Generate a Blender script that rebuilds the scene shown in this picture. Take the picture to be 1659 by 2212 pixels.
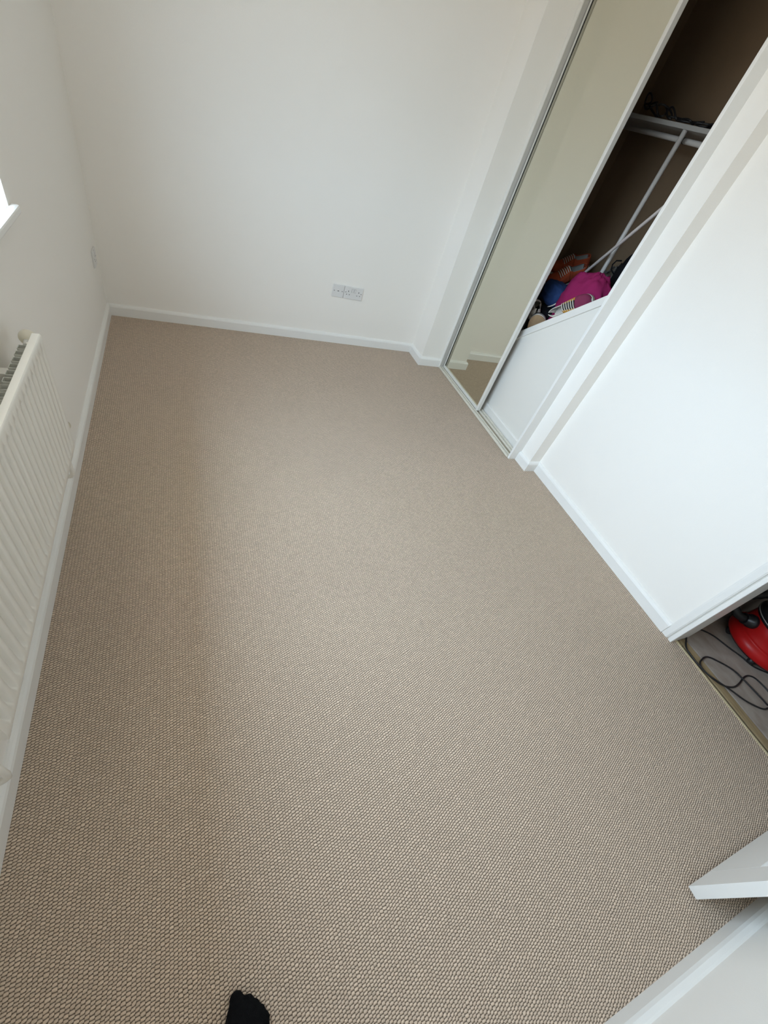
import bpy, bmesh, math, random
import numpy as np
from mathutils import Vector, Matrix, noise, Euler
random.seed(7)
PI = math.pi
for o in list(bpy.data.objects):
    bpy.data.objects.remove(o, do_unlink=True)
scene = bpy.context.scene
COL = scene.collection

# ------------------------------------------------------------------ camera
cam_d = bpy.data.cameras.new('camera')
cam = bpy.data.objects.new('camera', cam_d)
COL.objects.link(cam)
RIGHT = Vector((0.910445744, -0.312537999, 0.270940115))
DOWN = Vector((-0.050255612, -0.733763181, -0.677544071))
FWD = Vector((0.410564148, 0.603250855, -0.683758354))
m = Matrix.Identity(4)
for i, v in enumerate((RIGHT, -DOWN, -FWD)):
    for r in range(3):
        m[r][i] = v[r]
m.translation = (0.47066, -3.11235, 1.43277)
cam.matrix_world = m
cam_d.sensor_fit = 'HORIZONTAL'
cam_d.sensor_width = 36.0
cam_d.lens = 885.746 / 1659.0 * 36.0
cam_d.clip_start = 0.02
scene.camera = cam

# ------------------------------------------------------------------ world, daylight, exposure
world = bpy.data.worlds.new('world')
scene.world = world
world.use_nodes = True
wt = world.node_tree
bg = wt.nodes['Background']
# overcast sky: zenith three times as bright as the horizon, dim ground below
w_tc = wt.nodes.new('ShaderNodeTexCoord')
w_sep = wt.nodes.new('ShaderNodeSeparateXYZ')
wt.links.new(w_tc.outputs['Generated'], w_sep.inputs[0])
w_ramp = wt.nodes.new('ShaderNodeMapRange')
w_ramp.inputs['From Min'].default_value = 0.0
w_ramp.inputs['From Max'].default_value = 1.0
w_ramp.inputs['To Min'].default_value = 1.0
w_ramp.inputs['To Max'].default_value = 3.0
wt.links.new(w_sep.outputs[2], w_ramp.inputs['Value'])
w_up = wt.nodes.new('ShaderNodeMath'); w_up.operation = 'GREATER_THAN'; w_up.inputs[1].default_value = 0.0
wt.links.new(w_sep.outputs[2], w_up.inputs[0])
w_mix = wt.nodes.new('ShaderNodeMix'); w_mix.data_type = 'RGBA'
w_mix.inputs[6].default_value = (0.46, 0.45, 0.42, 1)
w_mix.inputs[7].default_value = (0.64, 0.82, 1.0, 1)
wt.links.new(w_up.outputs[0], w_mix.inputs[0])
wt.links.new(w_mix.outputs[2], bg.inputs[0])
w_str = wt.nodes.new('ShaderNodeMath'); w_str.operation = 'MULTIPLY'; w_str.inputs[1].default_value = 10.4
wt.links.new(w_ramp.outputs[0], w_str.inputs[0])
wt.links.new(w_str.outputs[0], bg.inputs[1])

WIN_Y0, WIN_Y1, WIN_Z0, WIN_Z1 = -2.90, -1.36, 0.915, 2.16    # window opening in the left wall
sky = bpy.data.lights.new('window_daylight', 'AREA')
sky.shape = 'RECTANGLE'
sky.size = WIN_Z1 - WIN_Z0
sky.size_y = WIN_Y1 - WIN_Y0
sky.energy = 1.0
sky.cycles.is_portal = True
sky_o = bpy.data.objects.new('window_daylight', sky)
COL.objects.link(sky_o)
sky_o.location = (-0.135, (WIN_Y0 + WIN_Y1) / 2, (WIN_Z0 + WIN_Z1) / 2)
sky_o.rotation_euler = (0, -PI / 2, 0)

scene.cycles.max_bounces = 16
scene.cycles.diffuse_bounces = 10
scene.cycles.glossy_bounces = 6
scene.cycles.transparent_max_bounces = 12

vs = scene.view_settings
vs.view_transform = 'Standard'
vs.look = 'None'
vs.gamma = 1.0
vs.use_curve_mapping = False
vs.exposure = 0.0

# ------------------------------------------------------------------ materials
MATS = {}
def nodes_of(name):
    m = bpy.data.materials.new(name)
    m.use_nodes = True
    nt = m.node_tree
    return m, nt, nt.nodes['Principled BSDF']

def mat(name, col, rough=0.5, var=0.06, scale=8.0, bump=0.0, bscale=200.0, metal=0.0, spec=0.5, sheen=0.0, coat=0.0):
    """plain surface with a little procedural mottling and fine relief"""
    m, nt, p = nodes_of(name)
    tc = nt.nodes.new('ShaderNodeTexCoord')
    nz = nt.nodes.new('ShaderNodeTexNoise')
    nz.inputs['Scale'].default_value = scale
    nz.inputs['Detail'].default_value = 4
    nt.links.new(tc.outputs['Object'], nz.inputs['Vector'])
    mix = nt.nodes.new('ShaderNodeMix')
    mix.data_type = 'RGBA'
    nt.links.new(nz.outputs['Fac'], mix.inputs[0])
    mix.inputs[6].default_value = (*[c * (1 - var) for c in col], 1)
    mix.inputs[7].default_value = (*[min(1, c * (1 + var)) for c in col], 1)
    nt.links.new(mix.outputs[2], p.inputs['Base Color'])
    p.inputs['Roughness'].default_value = rough
    p.inputs['Metallic'].default_value = metal
    p.inputs['Specular IOR Level'].default_value = spec
    p.inputs['Sheen Weight'].default_value = sheen
    p.inputs['Coat Weight'].default_value = coat
    if bump:
        n2 = nt.nodes.new('ShaderNodeTexNoise')
        n2.inputs['Scale'].default_value = bscale
        n2.inputs['Detail'].default_value = 3
        nt.links.new(tc.outputs['Object'], n2.inputs['Vector'])
        b = nt.nodes.new('ShaderNodeBump')
        b.inputs['Strength'].default_value = bump
        b.inputs['Distance'].default_value = 0.002
        nt.links.new(n2.outputs['Fac'], b.inputs['Height'])
        nt.links.new(b.outputs[0], p.inputs['Normal'])
    MATS[name] = m
    return m

WALL = (0.875, 0.85, 0.805)
mat('wall_paint', WALL, 0.75, 0.012, 1.5, 0.12, 260)
mat('ceiling_paint', (0.89, 0.88, 0.86), 0.8, 0.01, 2, 0.1, 200)
mat('white_gloss', (0.83, 0.825, 0.80), 0.32, 0.015, 5, 0.05, 120)
mat('white_satin', (0.80, 0.79, 0.755), 0.42, 0.02, 4, 0.05, 90)
mat('panel_cream', (0.80, 0.785, 0.74), 0.5, 0.02, 3)
mat('radiator_enamel', (0.82, 0.80, 0.74), 0.3, 0.02, 6)
mat('radiator_fin', (0.62, 0.62, 0.57), 0.5, 0.1, 30)
mat('cream_plastic', (0.74, 0.70, 0.58), 0.38, 0.03, 20)
mat('socket_plastic', (0.74, 0.735, 0.725), 0.3, 0.01, 20)
mat('socket_hole', (0.02, 0.02, 0.02), 0.6, 0.1, 20)
mat('screw_metal', (0.28, 0.28, 0.28), 0.4, 0.1, 60, metal=0.7)
mat('aluminium', (0.72, 0.71, 0.67), 0.35, 0.03, 30, metal=0.0)
mat('track_groove_shade', (0.36, 0.32, 0.25), 0.7, 0.25, 30)  # shade in the grooves between the ribs, put into the base plate colour
mat('track_cream', (0.72, 0.69, 0.60), 0.4, 0.05, 12)
mat('wardrobe_brown', (0.22, 0.15, 0.09), 0.85, 0.12, 3, 0.2, 60)
mat('shelf_grey', (0.34, 0.34, 0.33), 0.6, 0.06, 8)
mat('rail_white', (0.55, 0.54, 0.52), 0.35, 0.03, 20)
mat('broom_handle', (0.50, 0.46, 0.45), 0.4, 0.08, 20)
mat('black_rubber', (0.010, 0.010, 0.011), 0.5, 0.2, 30)
mat('black_plastic', (0.012, 0.012, 0.014), 0.3, 0.15, 30)
mat('black_fabric', (0.008, 0.008, 0.010), 0.95, 0.3, 60, 0.5, 400, spec=0.15)
mat('sock_knit', (0.007, 0.007, 0.008), 1.0, 0.4, 120, 0.9, 700, spec=0.1)
mat('grey_fabric', (0.10, 0.10, 0.105), 0.95, 0.3, 20, 0.4, 300)
mat('vacuum_red', (0.42, 0.008, 0.008), 0.36, 0.06, 6, spec=0.25)
mat('brass', (0.72, 0.63, 0.42), 0.35, 0.08, 40, metal=0.5)
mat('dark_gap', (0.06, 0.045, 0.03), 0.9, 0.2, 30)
mat('magenta_cloth', (0.28, 0.020, 0.100), 0.95, 0.10, 10, 0.5, 350, spec=0.1)
mat('blue_cloth', (0.008, 0.034, 0.125), 0.85, 0.25, 14, 0.5, 300)
mat('orange_suede', (0.33, 0.055, 0.016), 0.9, 0.2, 40, 0.4, 400)
mat('lace_white', (0.62, 0.58, 0.52), 0.8, 0.08, 60)
mat('sole_white', (0.66, 0.63, 0.57), 0.6, 0.06, 40)
mat('sole_tan', (0.40, 0.27, 0.15), 0.7, 0.15, 60, 0.6, 250)
mat('stripe_black', (0.015, 0.015, 0.018), 0.6, 0.2, 40)
mat('shoe_lining', (0.36, 0.38, 0.38), 0.9, 0.1, 40)
mat('suede_yellow', (0.52, 0.27, 0.035), 0.9, 0.12, 40)
mat('canvas_maroon', (0.19, 0.022, 0.07), 0.9, 0.12, 40, 0.4, 400)
mat('canvas_white', (0.66, 0.63, 0.58), 0.85, 0.06, 40, 0.3, 400)
mat('leather_tan', (0.46, 0.33, 0.18), 0.6, 0.15, 30)
mat('teal_cloth', (0.10, 0.30, 0.27), 0.9, 0.15, 20)

def wood(name, c0, c1, scale=(2, 30, 30), rough=0.7):
    m, nt, p = nodes_of(name)
    tc = nt.nodes.new('ShaderNodeTexCoord')
    mp = nt.nodes.new('ShaderNodeMapping')
    mp.inputs['Scale'].default_value = scale
    nz = nt.nodes.new('ShaderNodeTexNoise')
    nz.inputs['Scale'].default_value = 3
    nz.inputs['Detail'].default_value = 6
    nz.inputs['Distortion'].default_value = 0.6
    cr = nt.nodes.new('ShaderNodeValToRGB')
    cr.color_ramp.elements[0].position = 0.3
    cr.color_ramp.elements[1].position = 0.7
    cr.color_ramp.elements[0].color = (*c0, 1)
    cr.color_ramp.elements[1].color = (*c1, 1)
    nt.links.new(tc.outputs['Object'], mp.inputs[0])
    nt.links.new(mp.outputs[0], nz.inputs['Vector'])
    nt.links.new(nz.outputs['Fac'], cr.inputs[0])
    nt.links.new(cr.outputs[0], p.inputs['Base Color'])
    p.inputs['Roughness'].default_value = rough
    MATS[name] = m
wood('batten_wood', (0.24, 0.17, 0.085), (0.36, 0.27, 0.15), (30, 2, 30))
wood('hardboard', (0.27, 0.22, 0.185), (0.36, 0.31, 0.265), (6, 4, 6), 0.8)

def patterned(name):
    m, nt, p = nodes_of(name)
    tc = nt.nodes.new('ShaderNodeTexCoord')
    vo = nt.nodes.new('ShaderNodeTexVoronoi')
    vo.inputs['Scale'].default_value = 45
    sp = nt.nodes.new('ShaderNodeSeparateColor')
    cr = nt.nodes.new('ShaderNodeValToRGB')
    cr.color_ramp.interpolation = 'CONSTANT'
    e = cr.color_ramp.elements
    e[0].color = (0.012, 0.012, 0.012, 1)
    e[1].position = 0.5; e[1].color = (0.40, 0.08, 0.03, 1)
    for pos, c in ((0.66, (0.45, 0.40, 0.20, 1)), (0.8, (0.05, 0.16, 0.08, 1)), (0.9, (0.015, 0.015, 0.02, 1))):
        q = e.new(pos); q.color = c
    nt.links.new(tc.outputs['Object'], vo.inputs['Vector'])
    nt.links.new(vo.outputs['Color'], sp.inputs[0])
    nt.links.new(sp.outputs[0], cr.inputs[0])
    nt.links.new(cr.outputs[0], p.inputs['Base Color'])
    p.inputs['Roughness'].default_value = 0.9
    MATS[name] = m
patterned('printed_cloth')

def make_mirror():
    m, nt, p = nodes_of('mirror')
    p.inputs['Base Color'].default_value = (0.71, 0.69, 0.585, 1)
    p.inputs['Metallic'].default_value = 1
    p.inputs['Roughness'].default_value = 0.015
    MATS['mirror'] = m
make_mirror()

def make_glass():
    m, nt, p = nodes_of('window_glass')
    out = nt.nodes['Material Output']
    tr = nt.nodes.new('ShaderNodeBsdfTransparent')
    gl = nt.nodes.new('ShaderNodeBsdfGlossy')
    gl.inputs['Roughness'].default_value = 0.02
    mx = nt.nodes.new('ShaderNodeMixShader')
    mx.inputs[0].default_value = 0.05
    nt.links.new(tr.outputs[0], mx.inputs[1])
    nt.links.new(gl.outputs[0], mx.inputs[2])
    nt.links.new(mx.outputs[0], out.inputs['Surface'])
    MATS['window_glass'] = m
    m2, nt, p = nodes_of('clear_plastic')
    out = nt.nodes['Material Output']
    tr = nt.nodes.new('ShaderNodeBsdfTransparent')
    tr.inputs[0].default_value = (0.75, 0.77, 0.78, 1)
    p.inputs['Base Color'].default_value = (0.35, 0.37, 0.38, 1)
    p.inputs['Roughness'].default_value = 0.2
    lw = nt.nodes.new('ShaderNodeLayerWeight')
    lw.inputs[0].default_value = 0.45
    mx = nt.nodes.new('ShaderNodeMixShader')
    nt.links.new(lw.outputs['Facing'], mx.inputs[0])
    nt.links.new(tr.outputs[0], mx.inputs[1])
    nt.links.new(p.outputs[0], mx.inputs[2])
    nt.links.new(mx.outputs[0], out.inputs['Surface'])
    MATS['clear_plastic'] = m2
make_glass()

def make_carpet():
    """flat-woven loop carpet: staggered oval loops 9.5 x 7.4 mm"""
    m, nt, p = nodes_of('loop_carpet')
    L = nt.links
    def N(t): return nt.nodes.new(t)
    def M(op, a, b=None, c=None):
        n = N('ShaderNodeMath'); n.operation = op
        for i, v in enumerate((a, b, c)):
            if v is None: continue
            if isinstance(v, (int, float)): n.inputs[i].default_value = v
            else: L.new(v, n.inputs[i])
        return n.outputs[0]
    tc = N('ShaderNodeTexCoord')
    # slight wander of the rows
    wob = N('ShaderNodeTexNoise'); wob.inputs['Scale'].default_value = 35; wob.inputs['Detail'].default_value = 2
    L.new(tc.outputs['Object'], wob.inputs['Vector'])
    wsep = N('ShaderNodeSeparateColor'); L.new(wob.outputs['Color'], wsep.inputs[0])
    sep = N('ShaderNodeSeparateXYZ'); L.new(tc.outputs['Object'], sep.inputs[0])
    x = M('ADD', sep.outputs[0], M('MULTIPLY', M('SUBTRACT', wsep.outputs[0], 0.5), 0.009))
    y = M('ADD', sep.outputs[1], M('MULTIPLY', M('SUBTRACT', wsep.outputs[1], 0.5), 0.008))
    u = M('DIVIDE', x, 0.0090)
    cu = M('FLOOR', u)
    v = M('ADD', M('DIVIDE', y, 0.0072), M('MULTIPLY', M('FLOORED_MODULO', cu, 2.0), 0.5))
    cv = M('FLOOR', v)
    lx = M('SUBTRACT', M('FRACT', u), 0.5)
    ly = M('SUBTRACT', M('FRACT', v), 0.5)
    # lean the loop a little (sheared oval)
    lys = M('SUBTRACT', ly, M('MULTIPLY', lx, 0.18))
    d2 = M('ADD', M('POWER', M('ABSOLUTE', M('MULTIPLY', lx, 1.62)), 3.0), M('POWER', M('ABSOLUTE', M('MULTIPLY', lys, 2.15)), 2.0))
    h = M('MAXIMUM', M('SUBTRACT', 1.0, d2), 0.0)
    dome = M('POWER', h, 0.55)
    comb = N('ShaderNodeCombineXYZ'); L.new(cu, comb.inputs[0]); L.new(cv, comb.inputs[1])
    wn = N('ShaderNodeTexWhiteNoise'); wn.noise_dimensions = '2D'; L.new(comb.outputs[0], wn.inputs['Vector'])
    fine = N('ShaderNodeTexNoise'); fine.inputs['Scale'].default_value = 700; fine.inputs['Detail'].default_value = 2
    L.new(tc.outputs['Object'], fine.inputs['Vector'])
    height = M('ADD', M('MULTIPLY', dome, M('ADD', 0.75, M('MULTIPLY', wn.outputs['Value'], 0.4))), M('MULTIPLY', fine.outputs['Fac'], 0.25))
    b = N('ShaderNodeBump'); b.inputs['Strength'].default_value = 0.9; b.inputs['Distance'].default_value = 0.0042
    L.new(height, b.inputs['Height']); L.new(b.outputs[0], p.inputs['Normal'])
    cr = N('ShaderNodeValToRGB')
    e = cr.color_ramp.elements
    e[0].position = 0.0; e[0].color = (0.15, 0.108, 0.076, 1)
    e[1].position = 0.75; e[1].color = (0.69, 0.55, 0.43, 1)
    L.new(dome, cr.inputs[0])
    big = N('ShaderNodeTexNoise'); big.inputs['Scale'].default_value = 2.2; big.inputs['Detail'].default_value = 3
    L.new(tc.outputs['Object'], big.inputs['Vector'])
    k = M('ADD', 0.90, M('ADD', M('MULTIPLY', wn.outputs['Value'], 0.20), M('MULTIPLY', big.outputs['Fac'], 0.08)))
    k = M('ADD', k, M('MULTIPLY', M('SUBTRACT', fine.outputs['Fac'], 0.5), 0.25))
    mx = N('ShaderNodeMix'); mx.data_type = 'RGBA'; mx.blend_type = 'MULTIPLY'; mx.inputs[0].default_value = 1
    ck = N('ShaderNodeCombineColor')
    for i in range(3): L.new(k, ck.inputs[i])
    L.new(cr.outputs[0], mx.inputs[6]); L.new(ck.outputs[0], mx.inputs[7])
    L.new(mx.outputs[2], p.inputs['Base Color'])
    p.inputs['Roughness'].default_value = 0.95
    p.inputs['Specular IOR Level'].default_value = 0.1
    p.inputs['Sheen Weight'].default_value = 0.15
    MATS['loop_carpet'] = m
make_carpet()

# ------------------------------------------------------------------ mesh helpers
class MB:
    def __init__(s):
        s.v = []; s.f = []; s.sm = []
    def add(s, vs_, fs, smooth=False):
        n = len(s.v)
        s.v += [tuple(q) for q in vs_]
        for f in fs:
            s.f.append([i + n for i in f]); s.sm.append(smooth)
        return s
    def box(s, x0, x1, y0, y1, z0, z1):
        vs_ = [(x0, y0, z0), (x1, y0, z0), (x1, y1, z0), (x0, y1, z0), (x0, y0, z1), (x1, y0, z1), (x1, y1, z1), (x0, y1, z1)]
        return s.add(vs_, [(3, 2, 1, 0), (4, 5, 6, 7), (0, 1, 5, 4), (1, 2, 6, 5), (2, 3, 7, 6), (3, 0, 4, 7)])
    def prism(s, pts, axis, a, b):
        """extrude a polygon (list of 2D points in the other two axes, in xyz order) along axis from a to b"""
        n = len(pts)
        def P(q, t):
            return {'x': (t, q[0], q[1]), 'y': (q[0], t, q[1]), 'z': (q[0], q[1], t)}[axis]
        vs_ = [P(q, a) for q in pts] + [P(q, b) for q in pts]
        fs = [list(range(n))[::-1], list(range(n, 2 * n))]
        for i in range(n):
            j = (i + 1) % n
            fs.append((i, j, n + j, n + i))
        return s.add(vs_, fs)
    def tube(s, pts, r, seg=10, cap=True):
        pts = [Vector(p) for p in pts]
        rs = r if isinstance(r, (list, tuple)) else [r] * len(pts)
        vs_ = []; fs = []
        up = None
        for i, p in enumerate(pts):
            t = (pts[min(i + 1, len(pts) - 1)] - pts[max(i - 1, 0)]).normalized()
            if up is None:
                up = Vector((0, 0, 1)) if abs(t.z) < 0.9 else Vector((1, 0, 0))
            a = t.cross(up)
            if a.length < 1e-6: a = t.orthogonal()
            a.normalize(); bb = a.cross(t).normalized(); up = bb
            for k in range(seg):
                an = 2 * PI * k / seg
                vs_.append(p + (a * math.cos(an) + bb * math.sin(an)) * rs[i])
        for i in range(len(pts) - 1):
            for k in range(seg):
                k2 = (k + 1) % seg
                fs.append((i * seg + k, i * seg + k2, (i + 1) * seg + k2, (i + 1) * seg + k))
        s.add(vs_, fs, True)
        if cap:
            n = len(s.v) - len(vs_)
            s.f.append([n + k for k in range(seg)][::-1]); s.sm.append(False)
            s.f.append([n + (len(pts) - 1) * seg + k for k in range(seg)]); s.sm.append(False)
        return s
    def lathe(s, prof, c=(0, 0, 0), seg=32, axis='z'):
        vs_ = []; fs = []
        for (r, h) in prof:
            for k in range(seg):
                a = 2 * PI * k / seg
                q = {'z': (r * math.cos(a), r * math.sin(a), h), 'x': (h, r * math.cos(a), r * math.sin(a)), 'y': (r * math.sin(a), h, r * math.cos(a))}[axis]
                vs_.append((q[0] + c[0], q[1] + c[1], q[2] + c[2]))
        for i in range(len(prof) - 1):
            for k in range(seg):
                k2 = (k + 1) % seg
                fs.append((i * seg + k, i * seg + k2, (i + 1) * seg + k2, (i + 1) * seg + k))
        fs.append(list(range(seg))[::-1])
        fs.append([(len(prof) - 1) * seg + k for k in range(seg)])
        return s.add(vs_, fs, True)
    def sphere(s, c, r, seg=16, rings=10, rz=None, ry=None):
        ry = ry or r; rz = rz or r
        vs_ = [(c[0], c[1], c[2] - rz)]; fs = []
        for i in range(1, rings):
            ph = -PI / 2 + PI * i / rings
            for k in range(seg):
                a = 2 * PI * k / seg
                vs_.append((c[0] + r * math.cos(ph) * math.cos(a), c[1] + ry * math.cos(ph) * math.sin(a), c[2] + rz * math.sin(ph)))
        vs_.append((c[0], c[1], c[2] + rz))
        for k in range(seg):
            k2 = (k + 1) % seg
            fs.append((0, 1 + k2, 1 + k))
            for i in range(rings - 2):
                a = 1 + i * seg
                fs.append((a + k, a + k2, a + seg + k2, a + seg + k))
            fs.append((1 + (rings - 2) * seg + k, 1 + (rings - 2) * seg + k2, len(vs_) - 1))
        return s.add(vs_, fs, True)
    def mesh(s, name):
        me = bpy.data.meshes.new(name)
        me.from_pydata([tuple(v) for v in s.v], [], s.f)
        me.polygons.foreach_set('use_smooth', s.sm)
        me.update()
        bm = bmesh.new(); bm.from_mesh(me)
        bmesh.ops.recalc_face_normals(bm, faces=bm.faces)
        bm.to_mesh(me); bm.free()
        return me
    def build(s, name, material, parent=None, bevel=0.0, label=None):
        me = s.mesh(name)
        me.materials.append(MATS[material])
        return link(name, me, parent, bevel, label)

def link(name, me, parent=None, bevel=0.0, label=None):
    o = bpy.data.objects.new(name, me)
    COL.objects.link(o)
    if parent is not None: o.parent = parent
    if bevel:
        b = o.modifiers.new('bevel', 'BEVEL')
        b.width = bevel; b.segments = 2; b.limit_method = 'ANGLE'; b.angle_limit = 0.7
    if label: o['label'] = label
    return o

def empty(name, loc=(0, 0, 0)):
    o = bpy.data.objects.new(name, None)
    o.empty_display_size = 0.05
    o.location = loc
    COL.objects.link(o)
    return o

def tag(o, label, cat, group=None):
    o['label'] = label; o['category'] = cat
    if group: o['group'] = group
    return o

def struct(o, label=None):
    o['kind'] = 'structure'
    if label: o['label'] = label
    return o

def local(o):
    """parts are written in world coordinates; make them relative to a thing's Empty"""
    for ch in o.children:
        ch.matrix_parent_inverse = Matrix.Translation(-o.location)

# ------------------------------------------------------------------ the room shell
CEIL = 2.40
XR = 2.56        # right wall
YW = -3.627      # near wall
b = MB().box(-0.05, 2.592, YW - 0.05, 0.05, -0.02, 0.0)
struct(b.build('floor', 'loop_carpet'), 'beige woven loop carpet covering the bedroom floor')
b = MB().box(-0.3, 3.7, YW - 0.2, 0.15, CEIL, CEIL + 0.1)
struct(b.build('ceiling', 'ceiling_paint'))
# left wall with the window opening
b = MB()
b.box(-0.13, 0, YW - 0.1, WIN_Y0, -0.02, CEIL)
b.box(-0.13, 0, WIN_Y1, 0.1, -0.02, CEIL)
b.box(-0.13, 0, WIN_Y0, WIN_Y1, -0.02, WIN_Z0 - 0.024)
b.box(-0.13, 0, WIN_Y0, WIN_Y1, WIN_Z1, CEIL)
struct(b.build('wall_left', 'wall_paint'), 'white painted window wall above the radiator')
b = MB().box(-0.62, -0.131, YW - 0.3, 0.3, 2.42, 2.50)  # unseen overhang, added to keep overhead sky light off the radiator top
b.box(-0.64, -0.62, YW - 0.3, 0.3, 2.34, 2.52)
struct(b.build('added_sky_blocker', 'white_satin'))
# back wall with the boxed nib beside the wardrobe
b = MB()
b.prism([(-0.25, 0.12), (-0.25, 0), (2.2155, 0), (2.2155, -0.214), (2.52, -0.214), (2.52, 0.12)], 'z', -0.02, CEIL)
struct(b.build('wall_back', 'wall_paint'), 'white far wall with a shallow boxed step beside the wardrobe')
# right wall: pier, plain stretch, lintels
b = MB()
b.prism([(2.475, -1.431), (2.475, -1.537), (XR, -1.537), (XR, -2.785), (2.66, -2.785), (2.66, -1.431)], 'z', -0.02, CEIL)
b.box(2.475, 2.66, -1.431, -0.214, 2.26, CEIL)
b.box(XR, 2.66, -3.575, -2.785, 2.02, CEIL)
b.box(XR, 2.66, YW - 0.1, -3.575, -0.02, CEIL)
struct(b.build('wall_right', 'wall_paint'), 'white wall between the wardrobe and the cupboard')
b = MB().box(-0.25, 3.7, YW - 0.15, YW, -0.02, CEIL)
struct(b.build('wall_near', 'wall_paint'), 'white wall behind the open cupboard door')
# wardrobe inside
b = MB()
b.box(3.12, 3.2, -1.62, -0.12, -0.02, CEIL)
b.box(2.52, 3.12, -0.214, -0.12, -0.02, CEIL)
b.box(2.66, 3.12, -1.62, -1.55, -0.02, CEIL)
struct(b.build('wall_wardrobe_inside', 'wardrobe_brown'))
# cupboard inside
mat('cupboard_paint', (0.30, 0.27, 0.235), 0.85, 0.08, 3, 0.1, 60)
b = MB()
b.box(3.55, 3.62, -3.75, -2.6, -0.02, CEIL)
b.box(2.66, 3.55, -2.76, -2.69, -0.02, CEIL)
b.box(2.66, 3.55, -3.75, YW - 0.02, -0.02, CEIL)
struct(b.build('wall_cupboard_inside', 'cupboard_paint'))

# skirting boards: bull-nosed profile swept along a floor path (room on the left of the path direction)
SK_T, SK_H = 0.018, 0.070
PROF = [(0, 0), (SK_T, 0), (SK_T, 0.054), (SK_T - 0.003, 0.0615), (SK_T - 0.008, 0.067), (0.004, SK_H), (0, SK_H)]
def skirting(name, path, label=None, caps=True, prof=PROF):
    """path = wall-face points; the board stands to the right-hand side of travel"""
    P = [Vector((p[0], p[1])) for p in path]
    n = len(P); nor = []
    for i in range(n - 1):
        d = (P[i + 1] - P[i]).normalized(); nor.append(Vector((d.y, -d.x)))
    mb = MB(); vs_ = []
    for i in range(n):
        if i == 0: off = nor[0]
        elif i == n - 1: off = nor[-1]
        else:
            a = nor[i - 1] + nor[i]
            off = a / max(0.2, (a.dot(nor[i])))
        for (t, h) in prof:
            q = P[i] + off * t
            vs_.append((q.x, q.y, h))
    k = len(prof); fs = []
    for i in range(n - 1):
        for j in range(k):
            j2 = (j + 1) % k
            fs.append((i * k + j, i * k + j2, (i + 1) * k + j2, (i + 1) * k + j))
    fs.append(list(range(k))); fs.append([(n - 1) * k + j for j in range(k)])
    mb.add(vs_, fs)
    return struct(mb.build(name, 'white_gloss'), label)
skirting('baseboard_left', [(0, YW), (0, -0.0)], 'white skirting board under the radiator')
skirting('baseboard_back', [(0, 0), (2.2155, 0), (2.2155, -0.214), (2.402, -0.214)], 'white skirting board stepping round the far corner')
skirting('baseboard_right', [(2.475, -1.432), (2.475, -1.537), (XR, -1.537), (XR, -2.748)], 'white skirting board stepping round the pier beside the wardrobe')
PROF2 = [(0, 0), (SK_T, 0), (SK_T, 0.058), (SK_T - 0.004, 0.070), (SK_T - 0.012, 0.080), (0, 0.084)]
skirting('baseboard_near', [(XR, YW), (0.0, YW)], 'white skirting board below the open cupboard door', prof=PROF2)

# architrave and jamb of the cupboard opening
b = MB()
b.prism([(XR, -2.743), (XR - 0.010, -2.745), (XR - 0.0125, -2.752), (XR - 0.0125, -2.775), (XR - 0.008, -2.781), (XR, -2.781)], 'z', 0, 2.08)
struct(b.build('trim_1', 'white_gloss'), 'white architrave strip up the edge of the cupboard opening')
b = MB().box(XR - 0.010, 2.70, -2.806, -2.7865, -0.006, 2.02)
struct(b.build('trim_2', 'white_gloss', bevel=0.003), 'white jamb lining inside the cupboard opening')
b = MB().box(XR - 0.010, 2.70, -3.575, -3.555, -0.006, 2.02)
struct(b.build('trim_3', 'white_gloss', bevel=0.002), 'white jamb lining behind the cupboard door hinges')
# wardrobe opening liners
mat('liner_shade_grey', (0.50, 0.49, 0.46), 0.45, 0.03, 20)  # darker grey paints in the shade on the liner's inner face
b = MB().box(2.403, 2.512, -0.238, -0.2145, 0.0, 2.26)
t4 = struct(b.build('trim_4', 'liner_shade_grey', bevel=0.0015), 'upright liner painted grey for its shade at the far side of the mirrored wardrobe')
MB().box(2.396, 2.403, -0.241, -0.2145, 0.0, 2.26).build('edge_lip', 'white_satin', t4, 0.0015)
b = MB().box(2.402, 2.512, -1.431, -1.414, 0.0, 2.26)
struct(b.build('trim_5', 'white_gloss', bevel=0.002), 'white upright liner at the near side of the wardrobe opening')
b = MB().box(2.402, 2.512, -1.414, -0.238, 2.24, 2.262)
struct(b.build('trim_6', 'white_gloss', bevel=0.002))

# ------------------------------------------------------------------ window
W = empty('window_1', (-0.12, (WIN_Y0 + WIN_Y1) / 2, WIN_Z0))
struct(W, 'white framed window in the left wall')
fx0, fx1 = -0.125, -0.065
for (y0, y1, z0, z1) in ((WIN_Y0, WIN_Y0 + 0.06, WIN_Z0, WIN_Z1), (WIN_Y1 - 0.06, WIN_Y1, WIN_Z0, WIN_Z1), (WIN_Y0 + 0.06, WIN_Y1 - 0.06, WIN_Z0, WIN_Z0 + 0.06), (WIN_Y0 + 0.06, WIN_Y1 - 0.06, WIN_Z1 - 0.06, WIN_Z1), (-2.08, -2.02, WIN_Z0 + 0.06, WIN_Z1 - 0.06)):
    MB().box(fx0, fx1, y0, y1, z0, z1).build('window_frame', 'white_gloss', W, 0.004)
for (y0, y1) in ((WIN_Y0 + 0.06, -2.08), (-2.02, WIN_Y1 - 0.06)):
    MB().box(-0.098, -0.092, y0, y1, WIN_Z0 + 0.06, WIN_Z1 - 0.06).build('pane', 'window_glass', W)
b = MB()
b.box(-0.126, 0.0, WIN_Y0, WIN_Y1, WIN_Z0 - 0.024, WIN_Z0)
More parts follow.
